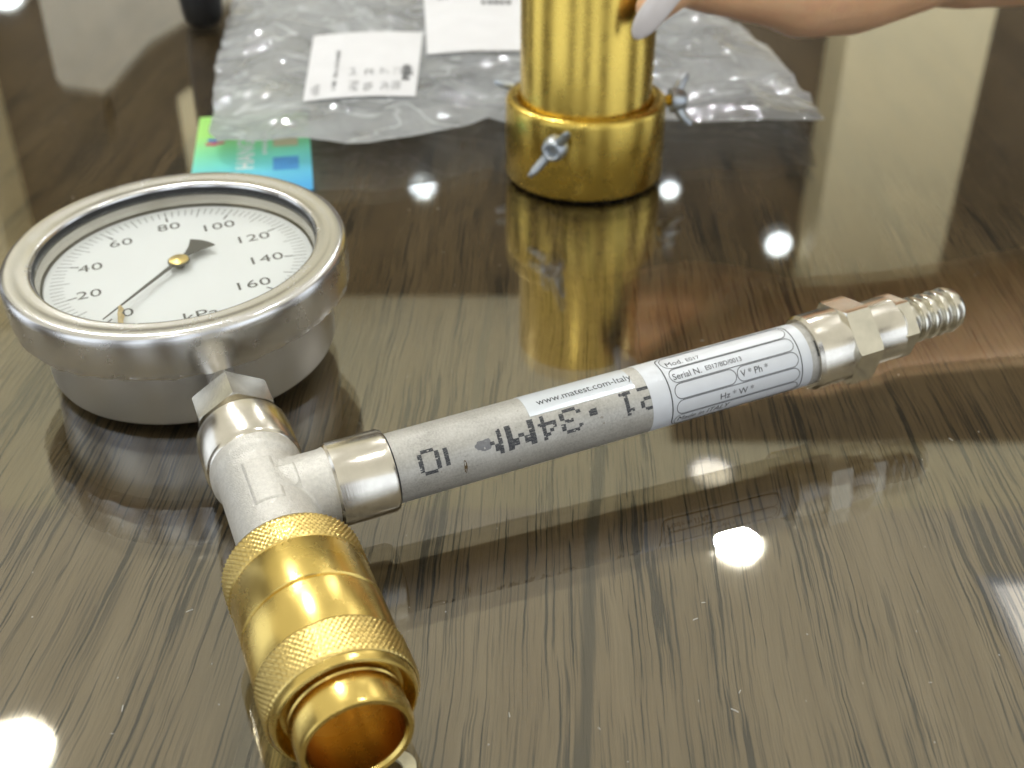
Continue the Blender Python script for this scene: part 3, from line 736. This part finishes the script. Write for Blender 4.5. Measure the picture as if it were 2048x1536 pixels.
# ------------------------------------------------------------------ plastic bag, papers inside, card, small things
LQ = [(-0.1056, 0.5690), (-0.0492, 0.5755), (-0.0520, 0.6800), (-0.1150, 0.6740)]
SQ = [(-0.0470, 0.6385), (0.0300, 0.6480), (0.0300, 0.8000), (-0.0590, 0.7900)]
lz = lambda u, v: 0.0165 + 0.0016 * math.sin(u * 3.0) + 0.0012 * v
sz = lambda u, v: 0.0185 + 0.0008 * math.sin(u * 5)
def quad_uv(Q, x, y):
    v = min(1, max(0, (y - (Q[0][1] + Q[1][1]) / 2) / ((Q[2][1] + Q[3][1]) / 2 - (Q[0][1] + Q[1][1]) / 2)))
    xl = Q[0][0] + (Q[3][0] - Q[0][0]) * v; xr = Q[1][0] + (Q[2][0] - Q[1][0]) * v
    u = (x - xl) / (xr - xl); uc = min(1, max(0, u))
    yy = (Q[0][1] * (1 - uc) + Q[1][1] * uc); yt = Q[3][1] * (1 - uc) + Q[2][1] * uc
    d = math.hypot(max(0, xl - x, x - xr), max(0, yy - y, y - yt))
    return uc, v, d
def bag():
    front = [(-0.1470, 0.5380), (-0.1402, 0.5262), (-0.1109, 0.5286), (-0.0673, 0.5235), (-0.0349, 0.5376), (-0.0150, 0.5505), (-0.0105, 0.5545), (-0.0030, 0.5480), (0.0300, 0.5500), (0.0780, 0.5502), (0.1301, 0.5522), (0.1420, 0.5560), (0.1552, 0.5536)]
    def fr(u):
        x = front[0][0] + (front[-1][0] - front[0][0]) * u
        for (x0, y0), (x1, y1) in zip(front, front[1:]):
            if x <= x1 + 1e-9: return y0 + (y1 - y0) * max(0, (x - x0)) / max(1e-9, x1 - x0)
        return front[-1][1]
    yb = 0.93; nu, nv = 230, 190
    V = []; F = []
    def side(y, left):
        pts = [(0.538, -0.147), (0.58, -0.1545), (0.643, -0.1664), (0.785, -0.1839), (0.95, -0.19)] if left else [(0.5536, 0.1552), (0.5945, 0.1572), (0.6695, 0.1499), (0.718, 0.1404), (0.767, 0.1224), (0.95, 0.075)]
        if y <= pts[0][0]: return pts[0][1]
        for (y0, x0), (y1, x1) in zip(pts, pts[1:]):
            if y <= y1: return x0 + (x1 - x0) * (y - y0) / (y1 - y0)
        return pts[-1][1]
    def hgt(x, y, u, v, layer):
        p = Vector((x, y, 0))
        e = min(1, u / 0.10, (1 - u) / 0.10)
        big = noise.noise(p * 16 + Vector((3.1, 0.7, 0)))
        fold = 1 - abs(noise.noise(Vector((x * 22 + y * 9, y * 34 - x * 10, 1.7)))) * 2.2
        fold2 = 1 - abs(noise.noise(Vector((x * 34 - y * 22, y * 40 + x * 15, 6.1)))) * 2.6
        cr = noise.noise(p * 120) * 0.00030 + noise.noise(p * 300) * 0.00008
        lip = max(0, 1 - v / 0.10)
        if layer == 0:
            z = 0.0150 + 0.0045 * big + 0.0050 * max(0, fold) + 0.0016 * max(0, fold2) + cr
            z = z * (0.55 + 0.45 * e) * (1 - lip) + lip * (0.0128 + 0.0022 * noise.noise(Vector((x * 45, 0, 2))) + cr)
            for Q, zf in ((LQ, lz), (SQ, sz)):
                qu, qv, d = quad_uv(Q, x, y); k = max(0, 1 - d / 0.014); k = k * k * (3 - 2 * k); z = z * (1 - k) + k * (zf(qu, qv) - 0.0012)
            return max(0.003, z)
        z = 0.0022 + 0.0012 * noise.noise(p * 40) + 0.4 * cr
        lip2 = max(0, 1 - v / 0.16)
        return max(0.0008, z * (1 - lip2) + lip2 * (0.0128 + 0.0022 * noise.noise(Vector((x * 45, 0, 2))) + cr - 0.0002))
    for layer in (0, 1):
        for j in range(nv + 1):
            v = (j / nv) ** 1.25
            for i in range(nu + 1):
                u = i / nu; y = fr(u) * (1 - v) + yb * v
                xl, xr = side(y, True), side(y, False); x = xl + (xr - xl) * u
                x += 0.0012 * noise.noise(Vector((y * 60, u * 4, 3))) * (abs(u - 0.5) * 2) ** 4
                V.append((x, y, hgt(x, y, u, v, layer)))
    L = (nu + 1) * (nv + 1)
    for layer in (0, 1):
        for j in range(nv):
            for i in range(nu):
                a = layer * L + j * (nu + 1) + i; F.append((a, a + 1, a + nu + 2, a + nu + 1))
    o = mesh_obj('plastic_bag', V, F, FILM, None, 180)
    return tag(o, 'crinkled clear plastic bag lying behind the brass tube', 'plastic bag')
bag()
def sheet(name, quad, zf, mat, parent=None, n=16):
    V = []; F = []
    P = [Vector(q) for q in quad]
    for z_off in (0, -0.0003):
        for i in range(n + 1):
            for j in range(n + 1):
                u, v = i / n, j / n; p = P[0] * (1 - u) * (1 - v) + P[1] * u * (1 - v) + P[2] * u * v + P[3] * (1 - u) * v
                V.append((p.x, p.y, zf(u, v) + z_off))
    L = (n + 1) ** 2
    for l in (0, 1):
        for i in range(n):
            for j in range(n): a = l * L + i * (n + 1) + j; F.append((a, a + n + 1, a + n + 2, a + 1))
    for i in range(n):
        for a, b in ((i * (n + 1), (i + 1) * (n + 1)), (i * (n + 1) + n, (i + 1) * (n + 1) + n), (i, i + 1), (n * (n + 1) + i, n * (n + 1) + i + 1)): F.append((a, b, b + L, a + L))
    return mesh_obj(name, V, F, mat, parent, 60)
# printed label, near edge first
lab = sheet('printed_label', LQ, lz, SHEETM); tag(lab, 'white paper label with grey printed columns on the plastic bag', 'paper label')
def on_label(u, v, dz=0.00025):
    P = [Vector(q) for q in LQ]; p = P[0] * (1 - u) * (1 - v) + P[1] * u * (1 - v) + P[2] * u * v + P[3] * (1 - u) * v
    return Vector((p.x, p.y, lz(u, v) + dz))
lm = MB()
def bar(u0, u1, v0, v1): lm.add([on_label(u0, v0), on_label(u1, v0), on_label(u1, v1), on_label(u0, v1)], [(0, 1, 2, 3)])
for i in range(26):                                   # a tall line of small characters
    if random.random() < 0.88: bar(0.235 + random.uniform(0, 0.012), 0.275, 0.10 + i * 0.023, 0.10 + i * 0.023 + random.uniform(0.009, 0.016))
for bu, bv, nr in ((0.06, 0.06, 5), (0.40, 0.07, 5), (0.53, 0.07, 4), (0.38, 0.30, 4), (0.52, 0.30, 3), (0.66, 0.32, 3), (0.78, 0.32, 3), (0.68, 0.08, 4), (0.78, 0.09, 4)):
    for r in range(nr):
        for c in range(3):
            if random.random() < 0.8: bar(bu + c * 0.028, bu + c * 0.028 + random.uniform(0.012, 0.022), bv + r * 0.030, bv + r * 0.030 + 0.014)
for r in range(9): bar(0.86, 0.86 + random.uniform(0.05, 0.10), 0.22 + r * 0.026, 0.22 + r * 0.026 + (0.016 if r % 3 else 0.020))
lm.build('label_print', INK, lab, 0)
sh = sheet('paper_sheet', SQ, sz, SHEETM); tag(sh, 'plain white paper sheet on the bag left of the brass tube', 'paper sheet')
sm = MB()
def sbar(u0, u1, v0, v1):
    P = [Vector(q) for q in SQ]
    def q(u, v): p = P[0] * (1 - u) * (1 - v) + P[1] * u * (1 - v) + P[2] * u * v + P[3] * (1 - u) * v; return (p.x, p.y, sz(u, v) + 0.00025)
    sm.add([q(u0, v0), q(u1, v0), q(u1, v1), q(u0, v1)], [(0, 1, 2, 3)])
for i in range(5): sbar(0.42 + i * 0.045, 0.45 + i * 0.045 + random.uniform(0, 0.008), 0.60, 0.66)
sm.build('sheet_print', INK, sh, 0); sm = MB()
for i in range(3): sbar(0.10 + i * 0.03, 0.12 + i * 0.03, 0.70, 0.74)
sm.build('sheet_print', INK, sh, 0)

# business card: local x across, y away from the camera
cd = empty('business_card', Matrix.Translation((-0.1471, 0.4871, 0.0)) @ Matrix.Rotation(R(9.6), 4, 'Z'))
tag(cd, 'green to blue printed card on the glass behind the gauge, half under the bag', 'business card')
cw_, chh = 0.0564, 0.1020
# x axis tilted a little less than the sides in the photo
MB().box((cw_ / 2, chh / 2 - 0.0, 0.0006), (cw_, chh, 0.0008)).build('card_board', CARD, cd, 0)
def card_geo(name, V, F, mat): return mesh_obj(name, [(x * 0.94, y + 0.0095, 0.00115) for x, y in V], F, mat, cd, 0)
def card_rect(mb, x0, x1, y0, y1):
    x0 *= 0.94; x1 *= 0.94; y0 += 0.0095; y1 += 0.0095
    mb.add([(x0, y0, 0.00115), (x1, y0, 0.00115), (x1, y1, 0.00115), (x0, y1, 0.00115)], [(0, 1, 2, 3)])
V, F = text_geo('HANG', 0.0125, 1.0, 'LEFT', 0, 1.02, 0.0003); card_geo('card_lettering', [(0.0305 - y, 0.0185 + x * 1.02) for x, y in V], F, C_WHITE)
mb = MB()
for i in range(9): card_rect(mb, 0.0350, 0.0350 + random.uniform(0.0016, 0.0026), 0.036 + i * 0.0036, 0.0385 + i * 0.0036)
mb.build('card_small_print', C_WHITE, cd, 0)
mb = MB(); card_rect(mb, 0.0405, 0.0535, 0.0450, 0.0590); card_rect(mb, 0.0405, 0.0535, 0.0680, 0.0780); mb.build('card_tan_panel', C_TAN, cd, 0)
mb = MB(); card_rect(mb, 0.0405, 0.0535, 0.0150, 0.0310); mb.build('card_blue_panel', C_SKY, cd, 0)
card_geo('card_logo_red', [(0.0050, 0.0520), (0.0095, 0.0508), (0.0150, 0.0535), (0.0150, 0.0560), (0.0100, 0.0548), (0.0055, 0.0550)], [(0, 1, 2, 3, 4, 5)], C_RED)
card_geo('card_logo_blue', [(0.0060, 0.0575), (0.0098, 0.0556), (0.0152, 0.0590), (0.0152, 0.0612), (0.0100, 0.0592), (0.0062, 0.0605)], [(0, 1, 2, 3, 4, 5)], C_BLUE)

bo = MB().lathe([(0.0, 0.0001), (0.0, 0.0085), (0.0012, 0.0105), (0.006, 0.0125), (0.020, 0.0140), (0.085, 0.0140), (0.088, 0.0130), (0.088, 0.0001)], None, 64).build('black_canister', DARKOBJ)
bo.location = (-0.1990, 0.7560, 0.0); tag(bo, 'small black round-bottomed object at the top edge left of the bag', 'canister')
ring = []
cr = MB(); nn = 40; V = []; F = []
for i in range(nn + 1):
    a = R(-70 + 250 * i / nn); wob = 0.0004 * math.sin(a * 3)
    for rr, zz in ((0.0034, 0.0004), (0.0062 + wob, 0.0004), (0.0062 + wob, 0.0014), (0.0034, 0.0014)):
        V.append((rr * math.cos(a), rr * math.sin(a), zz + 0.0012 * i / nn))
for i in range(nn):
    for k in range(4): l = (k + 1) % 4; F.append((i * 4 + k, i * 4 + l, (i + 1) * 4 + l, (i + 1) * 4 + k))
F += [(0, 1, 2, 3), (nn * 4, nn * 4 + 1, nn * 4 + 2, nn * 4 + 3)]
co = cr.add(V, F).build('curled_strip', CREAM, None, 40); co.location = (-0.0282, 0.1728, 0.0)
tag(co, 'pale cream curled strip on the glass beside the brass coupler mouth', 'curled strip')

# ------------------------------------------------------------------ hand holding the tube
hb = MB()
def caps(pts, sub=7):
    """chain of tapered capsules: pts [(x, y, z, r)]"""
    for (a, b) in zip(pts, pts[1:]):
        A_, B_ = Vector(a[:3]), Vector(b[:3]); n = sub
        hb.tube([A_.lerp(B_, i / n) for i in range(n + 1)], [a[3] + (b[3] - a[3]) * i / n for i in range(n + 1)], 20)
    for p in pts:
        hb.lathe([(-p[3] * math.cos(PI * i / 10), max(1e-5, p[3] * math.sin(PI * i / 10))) for i in range(11)], Matrix.Translation(p[:3]), 20)
caps([(0.46, 0.640, 0.112, 0.040), (0.34, 0.590, 0.104, 0.034), (0.250, 0.556, 0.0970, 0.0280), (0.205, 0.545, 0.0965, 0.0265), (0.165, 0.543, 0.1030, 0.0300), (0.130, 0.550, 0.1080, 0.0290)])
caps([(0.205, 0.565, 0.110, 0.024), (0.150, 0.575, 0.1220, 0.0240), (0.105, 0.570, 0.1300, 0.0165)])
caps([(0.190, 0.535, 0.099, 0.0240), (0.148, 0.525, 0.0905, 0.0265), (0.128, 0.520, 0.0885, 0.0245), (0.105, 0.511, 0.0905, 0.0175), (0.0860, 0.5030, 0.0915, 0.0128), (0.0690, 0.4920, 0.0970, 0.0112), (0.0630, 0.4870, 0.0925, 0.0098), (0.0580, 0.4850, 0.0865, 0.0075)])
caps([(0.130, 0.560, 0.138, 0.0165), (0.100, 0.566, 0.1380, 0.0125), (0.072, 0.5690, 0.1300, 0.0100), (0.045, 0.5640, 0.1120, 0.0088), (0.030, 0.5580, 0.1000, 0.0075)])
caps([(0.135, 0.565, 0.125, 0.0165), (0.102, 0.572, 0.1180, 0.0120), (0.070, 0.5700, 0.1080, 0.0098), (0.042, 0.5610, 0.0940, 0.0086), (0.022, 0.5570, 0.0840, 0.0074)])
caps([(0.140, 0.570, 0.110, 0.0160), (0.108, 0.578, 0.1000, 0.0115), (0.088, 0.5740, 0.0920, 0.0095), (0.068, 0.5620, 0.0880, 0.0082), (0.052, 0.5580, 0.0800, 0.0072)])
caps([(0.145, 0.572, 0.100, 0.0150), (0.120, 0.586, 0.0960, 0.0105), (0.100, 0.588, 0.0930, 0.0085), (0.086, 0.5800, 0.0900, 0.0075), (0.074, 0.5690, 0.0860, 0.0066)])
hand = soft_union('hand', hb, SKIN, None, 0.0017, 8)
tag(hand, 'bare hand and wrist reaching in from the right, thumb on the brass tube', 'hand')
def thumb_nail():
    # almond nail: root on the thumb, long free tip pointing down and to the left, domed across
    root = Vector((0.0652, 0.4768, 0.0980)); tip = Vector((0.0500, 0.4800, 0.0750))
    ax = (tip - root); L = ax.length; ax.normalize()
    outn = Vector((-0.10, -0.93, 0.32)); outn = (outn - ax * outn.dot(ax)).normalized(); sd = ax.cross(outn)
    nu, nv = 26, 14; V = []; F = []
    for lay in (0, 1):
        for i in range(nu + 1):
            u = i / nu
            w = 0.0056 * (min(1, (u / 0.10) ** 0.5) if u < 0.10 else 1) * (1 - 0.06 * u) * (max(0.0, 1 - max(0, (u - 0.45) / 0.55) ** 2.3) ** 0.55)
            w = max(w, 0.0002)
            for j in range(nv + 1):
                s = -1 + 2 * j / nv
                V.append(root + ax * (L * u) + sd * (w * s) + outn * (0.0026 * math.sqrt(max(0, 1 - 0.8 * s * s)) * (w / 0.0056) - 0.0016 + 0.0010 * math.sin(PI * u) - lay * 0.0007))
    Ln = (nu + 1) * (nv + 1)
    for lay in (0, 1):
        for i in range(nu):
            for j in range(nv): a = lay * Ln + i * (nv + 1) + j; F.append((a, a + nv + 1, a + nv + 2, a + 1))
    for i in range(nu):
        for a, b in ((i * (nv + 1), (i + 1) * (nv + 1)), (i * (nv + 1) + nv, (i + 1) * (nv + 1) + nv)): F.append((a, b, b + Ln, a + Ln))
    for j in range(nv):
        for a, b in ((j, j + 1), (nu * (nv + 1) + j, nu * (nv + 1) + j + 1)): F.append((a, b, b + Ln, a + Ln))
    o = mesh_obj('thumbnail', V, F, NAIL, hand, 60); o['label'] = 'long white almond-shaped thumbnail'
thumb_nail()

# ------------------------------------------------------------------ dust and lint on the glass
random.seed(21)
du = MB()
for i in range(150):
    y = 0.16 + 0.62 * random.random() ** 1.6; x = random.uniform(-0.5, 0.5) * (0.12 + y * 0.62); r = random.uniform(0.00007, 0.00020); a = random.uniform(0, PI)
    l = r * random.choice((1, 1, 1.5, 5)); c, s_ = math.cos(a), math.sin(a)
    if math.hypot(x + 0.115, y - 0.358) < 0.062: continue
    P = [(l * c - r * s_ * 0.6, l * s_ + r * c * 0.6), (-l * c - r * s_ * 0.6, -l * s_ + r * c * 0.6), (-l * c + r * s_ * 0.6, -l * s_ - r * c * 0.6), (l * c + r * s_ * 0.6, l * s_ - r * c * 0.6)]
    V = [(x + p[0], y + p[1], 0.00003) for p in P] + [(x + p[0] * 0.4, y + p[1] * 0.4, 0.00003 + r) for p in P]
    du.add(V, [(0, 1, 2, 3), (4, 5, 6, 7), (0, 1, 5, 4), (1, 2, 6, 5), (2, 3, 7, 6), (3, 0, 4, 7)])
tag(du.build('dust', plain('dust_grey', (0.55, 0.53, 0.49), 0.8), None, 0), 'fine pale dust and lint scattered over the glass tabletop', 'dust', None, 'stuff')
